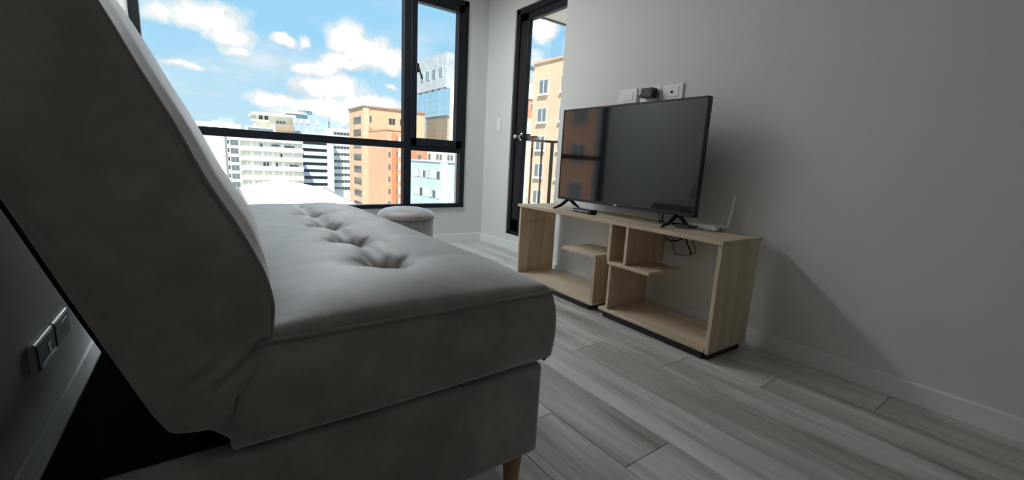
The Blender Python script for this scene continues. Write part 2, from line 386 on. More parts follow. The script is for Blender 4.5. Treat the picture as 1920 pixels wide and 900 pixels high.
# seat mattress: top height field + bulging sides
def top_z(x, y):
    u = (x-SX0)/(SX1-SX0); v = (y-SY0)/(SY1-SY0)
    ex = min(u, 1-u)*(SX1-SX0); ey = min(v, 1-v)*(SY1-SY0)
    crown = (1-math.exp(-ex/.07))*(1-math.exp(-ey/.07))
    z = .512 + .040*crown
    xm = -1.672
    for ty in TUFT:
        dx, dy = x-xm, y-ty
        r2 = (dx*dx+dy*dy)
        z -= crown*(.030*math.exp(-r2/.040**2) + .020*math.exp(-r2/.085**2) + .007*math.exp(-(dx/.15)**2-(dy/.028)**2))
        for an in (.5, 1.15, 2.0, 2.65, 3.6, 4.3, 5.1, 5.8):   # pleats that fan out from the tuft
            cx_, cy_ = math.cos(an), math.sin(an); al = dx*cx_+dy*cy_; q = dy*cx_-dx*cy_
            if al > 0: z -= crown*.0045*math.exp(-(q/.008)**2)*math.exp(-((al-.045)/.03)**2)
    z -= crown*.013*math.exp(-((x-xm)/.022)**2)*(1 if TUFT[0] < y < TUFT[-1] else math.exp(-(min(abs(y-TUFT[0]), abs(y-TUFT[-1]))/.07)**2))
    z += .004*math.sin(7*x+3*y)*crown
    return z
def mattress():
    m = MB(); nx, ny = 110, 300
    xs = [SX0+(SX1-SX0)*i/nx for i in range(nx+1)]; ys = [SY0+(SY1-SY0)*j/ny for j in range(ny+1)]
    r = .022
    def rnd(x, y):
        # pull border in and down for a soft edge
        ex = min(x-SX0, SX1-x); ey = min(y-SY0, SY1-y); z = top_z(x, y)
        for e in (ex, ey):
            if e < r: z -= (r-math.sqrt(max(r*r-(r-e)**2, 0)))*.75
        return z
    idx = {}
    vs = []
    for i, x in enumerate(xs):
        for j, y in enumerate(ys):
            idx[i,j] = len(vs); vs.append(sub((x, y, rnd(x, y)), L5))
    fs = [(idx[i,j], idx[i+1,j], idx[i+1,j+1], idx[i,j+1]) for i in range(nx) for j in range(ny)]
    ring = [(i,0) for i in range(nx)]+[(nx,j) for j in range(ny)]+[(i,ny) for i in range(nx,0,-1)]+[(0,j) for j in range(ny,0,-1)]
    prev = [idx[k] for k in ring]
    NZ = 12
    cx, cy = (SX0+SX1)/2, (SY0+SY1)/2
    for k in range(1, NZ+1):
        f = k/NZ; cur = []
        for (i, j) in ring:
            x, y = xs[i], ys[j]; zt = rnd(x, y); z = zt+(.343-zt)*f
            bl = .011*math.sin(math.pi*min(f*1.02, 1))**.7 - (.012*max(0, (f-.9)/.1)**2)
            dx = 1 if i == nx else (-1 if i == 0 else 0); dy = 1 if j == ny else (-1 if j == 0 else 0)
            if dx and dy: bl *= .55
            xo = x+dx*bl
            if i == 0: xo -= .030*f
            elif i < nx*.12: xo -= .030*f*(1-i/(nx*.12))
            yo = y+dy*bl + dy*.003*math.sin(9*x+14*z)
            cur.append(len(vs)); vs.append(sub((xo, yo, z), L5))
        n = len(ring)
        fs += [(prev[q], cur[q], cur[(q+1) % n], prev[(q+1) % n]) for q in range(n)]
        prev = cur
    fs.append(tuple(prev))
    m.add(vs, fs, True); return m
seat = mattress().build('seat_mattress', M_fab, sofa)
pp = []
def rz_(x, y): return top_z(x, y)-.0125
for i in range(60): pp.append((SX0+.004+(SX1-SX0-.016)*i/59, SY0-.001, rz_(SX0+(SX1-SX0)*i/59, SY0)))
pp.append((SX1-.004, SY0+.004, .5005))
for i in range(60): pp.append((SX1+.001, SY0+.012+(SY1-SY0-.024)*i/59, .4995))
MB().tube([sub(p, L5) for p in pp], .0042, 8).build('piping', M_pipe, seat)
for ty in TUFT:
    z = top_z(-1.672, ty); MB().lathe([(.004,-.004),(.012,-.001),(.013,.002),(.009,.005),(.002,.006)], sub((-1.672, ty, z), L5), 16).build('tuft_button', M_fab, seat)
# backrest: leaning slab
PROF = [(-1.957,.357),(-1.950,.39),(-1.943,.42),(-1.929,.48),(-1.921,.53),(-1.921,.56),(-1.930,.60),(-1.955,.66),(-1.985,.72),(-2.012,.785),(-2.040,.845),(-2.060,.89),
        (-2.082,.935),(-2.105,.968),(-2.14,.99),(-2.19,.997),(-2.228,.985),(-2.248,.955),(-2.236,.92),(-2.205,.83),(-2.156,.693),(-2.127,.609),(-2.097,.526),(-2.066,.442),
        (-2.052,.409),(-2.042,.394),(-2.022,.388),(-2.002,.385),(-1.990,.372),(-1.978,.360),(-1.966,.354)]
def resample(poly, n):
    pts = [Vector((p[0], p[1])) for p in poly]; N = len(pts)
    def cr(t_):
        i = int(t_) % N; f = t_-int(t_); a, b, c, d_ = pts[i-1], pts[i], pts[(i+1) % N], pts[(i+2) % N]
        return .5*((2*b)+(c-a)*f+(2*a-5*b+4*c-d_)*f*f+(3*b-a-3*c+d_)*f**3)
    raw = [cr(N*k/2000) for k in range(2000)]; ln = [0]
    for k in range(2000): ln.append(ln[-1]+(raw[(k+1) % 2000]-raw[k]).length)
    out = []; j = 0
    for k in range(n):
        tg = ln[-1]*k/n
        while ln[j+1] < tg: j += 1
        f = (tg-ln[j])/max(ln[j+1]-ln[j], 1e-9); out.append(raw[j].lerp(raw[(j+1) % 2000], f))
    return out
PR = resample(PROF, 420); CEN = Vector((-2.06, .66))
def seg_d(p, a, b):
    a, b = Vector(a), Vector(b); ab = b-a; t_ = max(0, min(1, (p-a).dot(ab)/ab.dot(ab))); return (p-(a+ab*t_)).length, t_
FOLDS = [((-1.937,.497),(-2.003,.449),.0110,.0045),((-1.934,.507),(-2.058,.446),.0045,.006),((-1.940,.458),(-1.966,.424),.0170,.0055),((-1.966,.424),(-1.986,.370),.010,.011)]
def end_y(p, rel):
    """outward bulge of the end face with the gathered folds of the cloth near the hinge"""
    y = -.010*(1-rel**4)
    for a, b, dep, wd_ in FOLDS:
        dd, t_ = seg_d(p, a, b); y += dep*math.exp(-(dd/wd_)**2)*(1-.5*t_)
        y -= .35*dep*math.exp(-((dd-2.4*wd_)/(wd_*1.5))**2)
    y += .0015*math.sin(60*p.x+40*p.y)*(1-rel)
    return y
def front_bulge(p, y):
    # only the front face (facing the seat), above the hinge
    nrm = (p-CEN); fr = max(0, min(1, (nrm.x*.94+nrm.y*.34)/.08-.2)); fr *= max(0, min(1, (p.y-.53)/.12))*max(0, min(1, (1.02-p.y)/.06))
    e = min(y-SY0, SY1-y); g = 1-math.exp(-max(e, 0)/.06)
    b = .026*g
    for ty in TUFT: b -= .040*math.exp(-(((y-ty)/.05)**2+((p.y-.76)/.05)**2)) + .014*math.exp(-((y-ty)/.035)**2-((p.y-.76)/.14)**2)
    return b*fr
def backrest():
    m = MB(); n = len(PR); vs = []; fs = []
    rings = []
    def ring(fn):
        rings.append(len(vs))
        for p in PR: vs.append(sub(fn(p), L5))
    R0 = .014; NR = 90
    for kk in range(1, NR):
        rel = kk/NR
        def cap(p):
            d_ = p-CEN; q = CEN+d_.normalized()*(d_.length-R0)*rel
            return (q.x, SY0+end_y(q, rel), q.y)
        ring(cap)
    for k in range(7):
        a = math.pi/2*k/6
        def rim(p):
            q = p-(p-CEN).normalized()*R0*(1-math.sin(a)); return (q.x, SY0+end_y(q, 1.0)*math.cos(a)+R0*(1-math.cos(a)), q.y)
        ring(rim)
    NY = 110
    for j in range(1, NY):
        y = SY0+.016+(SY1-SY0-.038)*j/NY
        ring(lambda p: (p.x+front_bulge(p, y)*.94, y, p.y+front_bulge(p, y)*.34))
    for k in range(5):
        a = math.pi/2*k/4
        ring(lambda p: ((lambda q: (q.x, SY1-.022+.018*math.sin(a), q.y))(p-(p-CEN).normalized()*.016*(1-math.cos(a)))))
    for a_, b_ in zip(rings, rings[1:]):
        fs += [(a_+k, a_+(k+1) % n, b_+(k+1) % n, b_+k) for k in range(n)]
    fs.append(tuple(rings[0]+k for k in range(n))); fs.append(tuple(rings[-1]+k for k in range(n)))
    m.add(vs, fs, True); return m
back = backrest().build('backrest', M_fab, sofa)
ed = [p for p in PR if p.y > .5 and p.x > -2.10 - (p.y-.66)*.35]
ed.sort(key=lambda p: p.y)
MB().tube([sub((p.x-.003, SY0+.005, p.y) if p.y < .97 else (p.x, SY0+.005, p.y-.003), L5) for p in ed if p.x-CEN.x > -.33*(p.y-.66)], .0035, 8).build('piping', M_pipe, back)
bk = [p for p in PR if .40 < p.y < .95 and p.x < -2.05-(p.y-.42)*.28]
bk.sort(key=lambda p: p.y)
MB().tube([sub((p.x-.001, SY0+.012, p.y), L5) for p in bk[::2]], .0035, 8).build('back_seam', M_lining, back)

# ================================================================= POUF
pf = thing('pouf', 'round taupe upholstered pouf between the sofa and the window', 'stool', (-.80, 2.95, 0))
MB().lathe([(.17,.03),(.188,.04),(.195,.10),(.196,.26),(.195,.335)], seg=56).build('body', M_fab, pf)
MB().lathe([(.196,.335),(.200,.345),(.199,.358),(.188,.376),(.160,.392),(.11,.403),(.05,.408),(.004,.409)], seg=56).build('cushion', M_fab, pf)
MB().tube([(.198*math.cos(2*math.pi*k/56), .198*math.sin(2*math.pi*k/56), .338) for k in range(56)], .0045, 8, closed=True).build('piping', M_pipe, pf)
for a in (45, 135, 225, 315): MB().lathe([(.012,0),(.016,.035)], (.13*math.cos(math.radians(a)), .13*math.sin(math.radians(a)), 0), 14).build('foot', M_black, pf)

# ================================================================= TV STAND
SLOC, SPHI = (-.3647, .8325, 0), -.0211
st = thing('tv_stand', 'light oak open television stand with staggered shelves', 'tv stand', SLOC, SPHI)
def panel(name, a, b, m): 
    c = tuple((a[i]+b[i])/2 for i in range(3)); return MB().box(a, b, .0012).build(name, m, st, c)
DP = .300
panel('top_panel', (-.004, -.004, .488), (.308, 1.380, .505), M_oak)
panel('side_panel', (.004, .000, .030), (DP, .017, .488), M_oakv)
panel('side_panel', (.004, 1.348, .030), (DP, 1.365, .488), M_oakv)
panel('bottom_shelf', (0, .017, .034), (DP, .612, .050), M_oak)
panel('bottom_shelf', (0, .660, .034), (DP, 1.348, .050), M_oak)
panel('divider', (.004, .553, .050), (DP, .570, .283), M_oakv)
panel('middle_shelf', (-.002, .320, .283), (.24, .578, .299), M_oak)
panel('divider', (.004, .466, .299), (DP, .483, .488), M_oakv)
panel('divider', (.004, .570, .299), (DP, .590, .488), M_oakv)
panel('divider', (.004, .661, .050), (DP, .680, .294), M_oakv)
panel('middle_shelf', (-.002, .661, .294), (.24, .926, .310), M_oak)
for a, b in ((.03, .59), (.69, 1.33)):
    panel('plinth', (.012, a, 0), (.028, b, .034), M_black); panel('plinth', (DP-.03, a, 0), (DP-.014, b, .034), M_black)
panel('plinth', (.028, .010, 0), (DP-.03, .026, .032), M_black); panel('plinth', (.028, 1.335, 0), (DP-.03, 1.35, .034), M_black)

def on_stand(a, b, z=.505):
    c, s_ = math.cos(SPHI), math.sin(SPHI); return Vector((SLOC[0]+a*c-b*s_, SLOC[1]+a*s_+b*c, z))
# ================================================================= TELEVISION
TX = -.200
tv = thing('television', 'flat black television standing on two splayed feet', 'television', (TX, 1.522, .505))
L6 = tv.location
TW, TZ0, TZ1 = .4605, .5605, 1.0915
T = lambda p: sub(p, L6)
MB().box(T((TX, 1.522-TW, TZ0)), T((TX+.028, 1.522+TW, TZ1)), .004).build('housing', M_black, tv)
MB().box(T((TX+.026, 1.522-TW*.62, TZ0+.03)), T((TX+.075, 1.522+TW*.62, TZ0+.30)), .012).build('rear_housing', M_black, tv)
bz = MB()
for a, b in (((TX-.004,1.522-TW,TZ0),(TX+.002,1.522+TW,TZ0+.016)), ((TX-.004,1.522-TW,TZ1-.009),(TX+.002,1.522+TW,TZ1)), ((TX-.004,1.522-TW,TZ0),(TX+.002,1.522-TW+.009,TZ1)), ((TX-.004,1.522+TW-.009,TZ0),(TX+.002,1.522+TW,TZ1))):
    bz.box(T(a), T(b), .0015)
bz.build('bezel', M_black, tv)
MB().box(T((TX-.0015, 1.522-TW+.008, TZ0+.015)), T((TX+.001, 1.522+TW-.008, TZ1-.008))).build('screen', M_screen, tv)
MB().box(T((TX-.0052, 1.522-.012, TZ0+.004)), T((TX-.0038, 1.522+.012, TZ0+.011)), .0006).build('badge', M_silver, tv)['label'] = 'small silver maker badge'
for fy in (1.155, 1.900):
    f = MB()
    f.tube([T((TX+.012, fy, TZ0+.006)), T((TX-.05, fy, .527)), T((TX-.105, fy, .511))], [.011,.010,.006], 8)
    f.tube([T((TX+.016, fy, TZ0+.006)), T((TX+.07, fy, .530)), T((TX+.105, fy, .511))], [.011,.010,.006], 8)
    f.build('foot', M_black, tv)
# ---------------------------------------------------------------- remote control
rp = on_stand(.105, .885)
rm = thing('remote_control', 'black remote control lying in front of the television', 'remote control', rp, math.radians(-10))
MB().box((-.023, -.088, .001), (.023, .082, .019), .006).build('body', M_black, rm)
MB().box((-.0245, -.07, .009), (-.0225, .075, .0125), .0006).build('side_strip', M_silver, rm)
MB().box((-.017, -.058, .0185), (.017, .075, .0205), .0012).build('keypad', mat('slate_keypad', (.06,.085,.10), .3, .5), rm)
MB().box((-.024, -.098, .0), (.024, -.060, .024), .007).build('end_block', M_black, rm)
for i in range(3):
    for j in range(6): MB().box((-.013+i*.010, -.05+j*.020, .0203), (-.007+i*.010, -.041+j*.020, .0218), .0008).build('button', M_dgrey, rm)
# ---------------------------------------------------------------- router
rp = on_stand(.256, .228)
ro = thing('router', 'white router with an upright antenna on the stand end', 'router', rp, math.radians(2))
MB().box((-.045, -.066, .002), (.045, .066, .027), .005).build('case', M_white, ro)
MB().box((-.0462, -.050, .008), (-.0448, .008, .011), .0003).build('port_strip', M_print, ro)
MB().box((-.0462, .016, .007), (-.0448, .028, .016), .0003).build('port', M_dgrey, ro)
MB().box((-.0462, .036, .008), (-.0448, .058, .015), .0003).build('label_strip', M_print, ro)
MB().box((-.012, -.0672, .009), (.02, -.0658, .014), .0003).build('vent', M_dgrey, ro)
MB().tube([(.040, -.065, .014), (.046, -.074, .016), (.048, -.078, .03), (.052, -.088, .168)], [.005,.0065,.0065,.0050], 10).build('antenna', M_white, ro)
# ---------------------------------------------------------------- cables
def cable(name, pts, r, label):
    P = [Vector(p) for p in pts]; out = []
    for i in range(len(P)-1):
        a, b, c, d_ = P[max(i-1,0)], P[i], P[i+1], P[min(i+2,len(P)-1)]
        for k in range(8):
            f = k/8; out.append(.5*((2*b)+(c-a)*f+(2*a-5*b+4*c-d_)*f*f+(3*b-a-3*c+d_)*f**3))
    out.append(P[-1])
    return tag(MB().tube(out, r, 8).build(name, M_rub), label, 'cable')
cable('power_cable', [(-.035,1.335,.56),(-.032,1.34,.50),(-.035,1.31,.43),(-.045,1.295,.417),(-.05,1.25,.41),(-.05,1.205,.43),(-.05,1.188,.443),(-.05,1.17,.412),(-.05,1.147,.375),(-.045,1.150,.360)], .0035, 'thick black cable sagging behind the stand opening')
cable('thin_cable', [(-.012,1.375,.60),(-.012,1.37,.50),(-.014,1.285,.42),(-.016,1.268,.381),(-.016,1.255,.348),(-.016,1.235,.339),(-.016,1.19,.347),(-.016,1.160,.358),(-.016,1.142,.378),(-.016,1.165,.42),(-.016,1.18,.446)], .0018, 'thin grey-black wire loop hanging behind the stand opening')
cable('coiled_cable', [(-.11,1.28,.515),(-.17,1.27,.516),(-.19,1.22,.517),(-.15,1.16,.518),(-.17,1.09,.518),(-.19,1.06,.517),(-.215,1.075,.516),(-.20,1.14,.510),(-.12,1.22,.509),(-.08,1.25,.511)], .0035, 'coiled black cable lying around the right television foot')

# ---------------------------------------------------------------- wall plates above the television
def plate(y0, y1, z0, z1, lab, kind):
    o = thing('wall_outlet', lab, 'outlet', (0, (y0+y1)/2, (z0+z1)/2)); h, zz_ = (y1-y0)/2, (z1-z0)/2
    MB().box((-.009, -h, -zz_), (0, h, zz_), .003).build('plate', M_white, o)
    MB().box((-.0115, -h*.62, -zz_*.66), (-.006, h*.62, zz_*.66), .002).build('insert', M_white, o)
    if kind == 'coax':
        MB().lathe([(.007,0),(.007,-.004),(.004,-.008),(.002,-.0082)], (-.0105, 0, 0), 14, axis=0).build('coaxial_jack', M_dgrey, o)
    if kind == 'socket':
        for dy in (-.011, .011): MB().box((-.0121, dy-.0012, -.008), (-.011, dy+.0012, .008)).build('slot', M_dgrey, o)
    return o
plate(1.609, 1.734, 1.128, 1.206, 'blank white wall plate above the television, leftmost of three', 'blank')
plate(1.452, 1.573, 1.125, 1.203, 'white socket plate behind the black adapter above the television', 'socket')
plate(1.324, 1.448, 1.125, 1.202, 'white wall plate with a dark antenna jack above the television', 'coax')
ad = thing('power_adapter', 'black power adapter plugged into the plate above the television', 'adapter', (-.0125, 1.508, 1.164))
MB().box((-.048, -.036, -.024), (0, .036, .026), .004).build('body', M_black, ad)
MB().tube([(-.03,.036,.0),(-.03,.052,-.006),(-.028,.058,-.02),(-.024,.056,-.06),(-.015,.05,-.14)], [.006,.005,.003,.003,.003], 8).build('cord', M_rub, ad)
MB().tube([(-.02,-.036,.006),(-.02,-.048,.003),(-.018,-.056,-.008),(-.016,-.056,-.06),(-.012,-.05,-.14)], [.004,.003,.003,.003,.003], 8).build('cord', M_rub, ad)
sw = thing('light_switch', 'white switch plate on the wall beside the balcony door', 'switch', (XD, 3.285, 1.09))
MB().box((-.008, -.03, -.058), (0, .03, .058), .003).build('plate', M_white, sw)
MB().box((-.0105, -.016, -.036), (-.007, .016, .036), .002).build('rocker', M_white, sw)
def low_outlet(y0, y1, lab, horiz):
    o = thing('wall_outlet', lab, 'outlet', (XL, (y0+y1)/2, .255)); h = (y1-y0)/2
    MB().box((0, -h, -.037), (.014, h, .037), .003).build('plate', M_white, o)
    MB().box((.0125, -h+.006, -.031), (.0160, h-.006, .031), .001).build('insert', M_dgrey, o)
    if horiz: MB().box((.0158, -.02, .016), (.0170, .045, .020), .0004).build('slot', M_white, o)
    else:
        MB().box((.0158, -h+.02, -.031), (.0172, h-.004, -.020), .0004).build('slot', M_white, o)
        MB().box((.0158, .01, .0), (.0172, .03, .010), .0004).build('slot', M_white, o)
        MB().box((.0158, .015, -.016), (.0172, .028, -.004), .0004).build('slot', M_white, o)
low_outlet(1.372, 1.518, 'low double outlet behind the sofa, the one nearer the viewer', False)
low_outlet(1.526, 1.672, 'low double outlet behind the sofa, the one nearer the window', True)

# ================================================================= CITY OUTSIDE
def stone(name, col, d=.06, sc_=.6):
    lo = tuple(c*(1-d) for c in col); hi = tuple(min(1, c*(1+d)) for c in col)
    return mat(name, col, .85, .2, fn=vary(lo, hi, sc_, 5))
def brickmat(name, col, mortar):
    def fn(t, tcn):
        g = t.new('ShaderNodeNewGeometry'); sp = t.new('ShaderNodeSeparateXYZ'); t.l.new(g.outputs['Position'], sp.inputs[0])
        cb = t.new('ShaderNodeCombineXYZ'); t.l.new(t.math('ADD', sp.outputs[0], sp.outputs[1]), cb.inputs[0]); t.l.new(sp.outputs[2], cb.inputs[1])
        b = t.new('ShaderNodeTexBrick'); t.l.new(cb.outputs[0], b.inputs['Vector'])
        b.inputs['Scale'].default_value = 2.2; b.inputs['Mortar Size'].default_value = .012
        b.inputs['Color1'].default_value = (*[c*.9 for c in col], 1); b.inputs['Color2'].default_value = (*[min(1, c*1.1) for c in col], 1); b.inputs['Mortar'].default_value = (*mortar, 1)
        n = t.noise(tcn.outputs['Object'], .25, 5, .6)
        return t.mix(t.math('MULTIPLY', t.smooth(n, .35, .7), .35), b.outputs[0], (*[c*.78 for c in col], 1))
    return mat(name, col, .9, .15, fn=fn)
C_white = stone('white_render', (.88,.87,.82)); C_cream = stone('cream_render', (.80,.76,.62)); C_pale = stone('pale_render', (.82,.82,.80))
C_blue = stone('pale_blue_cladding', (.62,.70,.80)); C_greyb = stone('blue_grey_cladding', (.42,.50,.56)); C_grey = stone('grey_concrete', (.44,.47,.49), .12)
C_tan = brickmat('tan_brick', (.68,.45,.29), (.72,.55,.40)); C_tan2 = brickmat('golden_brick', (.76,.55,.37), (.80,.65,.48)); C_red = brickmat('red_brick', (.66,.27,.15), (.72,.42,.28)); C_orr = brickmat('salmon_brick', (.80,.42,.26), (.85,.60,.46))
C_dark = mat('dark_window_glass', (.045,.06,.075), .15, .6); C_mid = mat('grey_window_glass', (.15,.19,.21), .15, .6); C_pglass = mat('pale_curtained_glass', (.62,.66,.62), .2, .5)
C_mirror = mat('mirror_facade_glass', (.80,.88,.92), .03, .5, metal=1)
C_roofw = mat('white_membrane_roof', (.92,.92,.89), .6, .3); C_trim = stone('grey_roof_trim', (.30,.29,.28)); C_brown = stone('brown_roof', (.34,.25,.20))
C_lblue = stone('sky_blue_render', (.55,.68,.76)); C_street = stone('street_grey', (.30,.30,.29), .2, .05); C_green = stone('pale_green_render', (.66,.72,.58))
GZ = -25.0
tag(bx('ground', (-220, 8, GZ-1), (320, 420, GZ), C_street), 'grey city ground far below the window', 'ground', **S)
def building(name, label, a, b, m, cat='building'):
    cx, cy = (a[0]+b[0])/2, (a[1]+b[1])/2
    o = thing(name, label, cat, (cx, cy, GZ)); bx('wall', sub(a, o.location), sub(b, o.location), m, o)
    return o
def bp(o, name, a, b, m, parent=None): return bx(name, sub(a, o.location), sub(b, o.location), m, parent or o)
def window_y(o, x0, x1, z0, z1, y, m=C_dark, fr=None, n=1, proud=.05):
    """window in a wall facing the viewer (normal -y): frame part with pane sub-parts"""
    if fr:
        f = bp(o, 'window', (x0, y-proud, z0), (x1, y+.02, z1), fr); w_ = (x1-x0)/n; g = min(.1, w_*.12)
        for k in range(n): bp(o, 'pane', (x0+k*w_+g, y-proud-.03, z0+g), (x0+(k+1)*w_-g, y-proud+.01, z1-g), m, f)
    else: bp(o, 'window', (x0, y-proud, z0), (x1, y+.02, z1), m)
def window_x(o, y0, y1, z0, z1, x, m=C_dark, fr=None, n=1, proud=.05):
    if fr:
        f = bp(o, 'window', (x-proud, y0, z0), (x+.02, y1, z1), fr); w_ = (y1-y0)/n; g = min(.1, w_*.12)
        for k in range(n): bp(o, 'pane', (x-proud-.03, y0+k*w_+g, z0+g), (x-proud+.01, y0+(k+1)*w_-g, z1-g), m, f)
    else: bp(o, 'window', (x-proud, y0, z0), (x+.02, y1, z1), m)
# white apartment block with long balcony bands
b1 = building('apartment_block', 'white apartment block with long balcony bands and dark corner windows', (4.2, 150.8, GZ), (24.2, 166, 6.4), C_white)
bp(b1, 'corner_bay', (4.2, 149.6, GZ), (7.3, 151, 5.2), C_white); bp(b1, 'drainpipe', (3.7, 149.5, GZ), (4.15, 150.2, 4.5), C_trim)
for k in range(8):
    z = 3.3-2.42*k
    window_y(b1, 4.95, 6.95, z-1.55, z, 149.6, C_mid, C_trim, 2); window_y(b1, 4.3, 4.7, z-1.2, z-.1, 149.6, C_dark)
for k in range(7):
    z = 4.55-2.85*k
    bp(b1, 'balcony_parapet', (7.3, 149.7, z-1.25), (24.2, 150.9, z), C_white)
    for q in range(6):
        x = 7.9+2.75*q; window_y(b1, x, x+2.2, z-2.75, z-1.4, 150.8, C_pglass, C_white, 2)
for (x, z) in ((13.2,-3.0),(14.1,-3.0),(16.6,-3.0),(17.9,-.2),(12.6,2.6)): window_y(b1, x, x+.55, z-1.1, z+.1, 150.75, C_dark, proud=.15)
for (x0, x1, z) in ((20.2,22.6,-3.3),(18.9,21.6,2.4),(15.4,17.6,2.6)): window_y(b1, x0, x1, z-.55, z, 149.7, C_dark)
bp(b1, 'attic', (9.5, 152, 6.4), (17.0, 160, 7.6), C_pale); window_y(b1, 9.8, 16.4, 6.5, 7.2, 152, C_mid); window_y(b1, 19.3, 22, 5.1, 6.1, 150.8, C_mid, C_trim, 3)
# cream penthouse behind it
b2 = building('cream_building', 'cream building with overhanging roof terraces behind the white block', (13.6, 168, GZ), (24.5, 182, 12.4), C_cream)
bp(b2, 'roof_slab', (12.6, 166.5, 12.2), (25.2, 183, 13.0), C_cream); bp(b2, 'terrace', (12.2, 166, 9.9), (17.0, 169, 10.6), C_cream); bp(b2, 'terrace', (19.0, 165.5, 7.6), (24.6, 169, 9.2), C_brown)
for x in (14.3, 15.9): window_y(b2, x, x+1.1, 10.8, 12.0, 168, C_dark)
window_y(b2, 19.2, 22.2, 9.8, 10.9, 168, C_mid, C_white, 3)
# blue-grey stepped block
b3 = building('stepped_tower', 'blue-grey stepped block with a mast behind the striped offices', (33.5, 230, GZ), (50, 246, 18.6), C_greyb)
bp(b3, 'wing', (50, 231, GZ), (62, 246, 16.6), C_greyb); bp(b3, 'penthouse', (35.5, 232, 18.6), (45.5, 243, 20.6), C_greyb); bp(b3, 'roof_slab', (31.5, 229, 18.4), (40, 246, 19.2), C_pale); bp(b3, 'roof_slab', (36.5, 231, 20.6), (42.5, 244, 21.6), C_pale)
bp(b3, 'mast', (48.4, 231, 18.6), (48.75, 231.4, 31), C_trim); bp(b3, 'mast', (38.5, 233, 21.6), (38.7, 233.2, 25), C_trim)
for x in (34.5, 37.2, 40.0, 44.2, 57): window_y(b3, x, x+1.3, 14.2, 16.0, 230 if x < 50 else 231, C_white, proud=.2)
for x in (39.5, 41.8): window_y(b3, x, x+1.1, 10.2, 11.8, 230, C_white, proud=.2)
bp(b3, 'base_wing', (43, 228, GZ), (58, 231, 12.5), C_greyb)
# striped offices
b4 = building('striped_office', 'pale blue office block striped with dark ribbon windows', (26.6, 170.3, GZ), (38.0, 186, 8.1), C_blue)
for k in range(10):
    z = 7.2-2.47*k; bp(b4, 'spandrel', (26.6, 169.8, z-2.47), (35.8, 170.4, z-1.12), C_blue); window_y(b4, 26.9, 35.7, z-1.12, z, 170.3, C_dark)
bp(b4, 'stair_tower', (35.8, 169.6, GZ), (38.0, 171, 8.3), C_blue)
# banded white block
b5 = building('banded_block', 'white block with grey window strips beside the brown brick tower', (39.2, 175.8, GZ), (47, 190, 10.4), C_pale)
bp(b5, 'side_shaft', (38.3, 176.5, GZ), (39.2, 188, 8), C_trim)
for k in range(9):
    z = 10.4-2.6*k; bp(b5, 'parapet', (39.2, 175, z-1.35), (47, 175.9, z), C_white); window_y(b5, 39.5, 46.8, z-2.55, z-1.4, 175.8, C_mid, C_pale, 6)
# tan brick block
b6 = building('brick_office', 'tall tan brick block with grouped dark windows, left of the salmon building', (31.8, 111.5, GZ), (48, 125.6, 12.7), C_tan)
bp(b6, 'roof_parapet', (31.5, 111.2, 12.7), (48.2, 125.9, 13.15), C_brown)
bp(b6, 'corner_pier', (31.65, 111.35, GZ), (32.9, 112.4, 12.7), C_tan2)
for k in range(8):
    z = 10.6-3.15*k
    window_x(b6, 114.4, 121.0, z-1.75, z, 31.8, C_dark, C_brown, 4); window_y(b6, 33.15, 33.5, z-1.5, z, 111.5, C_dark)
for x in (38.0, 41.0): window_y(b6, x, x+1.75, 9.0, 10.6, 111.5, C_dark, C_brown, 2)
# salmon building
b7 = building('salmon_building', 'salmon orange brick building in front of the tan block', (31.7, 94.7, GZ), (37.4, 108, 6.6), C_orr)
bp(b7, 'pier', (32.7, 94.3, GZ), (33.7, 95, 6.0), C_red); bp(b7, 'roof_parapet', (31.6, 94.5, 6.6), (37.5, 108, 6.9), C_orr)
for k in range(8):
    z = 5.1-2.75*k
    window_y(b7, 34.15, 35.5, z-1.7, z-.1, 94.7, C_pglass, C_white, 2); window_y(b7, 33.78, 33.98, z-1.6, z-.3, 94.7, C_dark)
    window_y(b7, 31.9, 32.4, z-1.6, z-.5, 94.7, C_mid if k else C_white)
# grey tower with a mirror-glass curtain wall
b8 = building('mirror_tower', 'grey concrete tower over a mirrored glass facade seen through the casement', (51.6, 103.4, GZ), (60, 127, 19.8), C_cream)
bp(b8, 'upper_box', (51.1, 105.8, 19.6), (61, 127.2, 28.3), C_grey)
for y0, y1 in ((119.4,121.5),(115.5,117.8),(111.5,113.6),(107.4,109.4)): window_x(b8, y0, y1, 22.5, 24.9, 51.1, C_mid, C_blue, 2, .12)
for r in range(7):
    for c in range(6):
        y0 = 103.6+c*3.9; z0 = 19.4-2.9*(r+1); bp(b8, 'glass_panel', (51.45, y0+.06, z0+.06), (51.62, y0+3.84, z0+2.84), C_mirror)
for k in range(5): bp(b8, 'bracket', (51.2, 106+4*k, 19.2), (51.6, 106.8+4*k, 19.7), C_trim)
# light-blue building
b9 = building('blue_building', 'light blue building with two rows of white shuttered windows', (31.1, 66.3, GZ), (37, 84, .35), C_lblue)
bp(b9, 'roof_edge', (30.95, 66.1, .30), (37.2, 84, .5), C_pale); bp(b9, 'corner_pier', (31.0, 66.15, GZ), (32.0, 67.0, .3), C_blue)
for r, (z0, z1) in enumerate(((-2.65,-1.25),(-6.05,-4.55),(-9.4,-8.0))):
    for k in range(8):
        y0 = 67.2+k*1.42; window_x(b9, y0, y0+1.2, z0, z1, 31.1, C_pglass if (k*3+r) % 4 else C_dark, C_white if (k+r) % 3 else C_trim, 2)
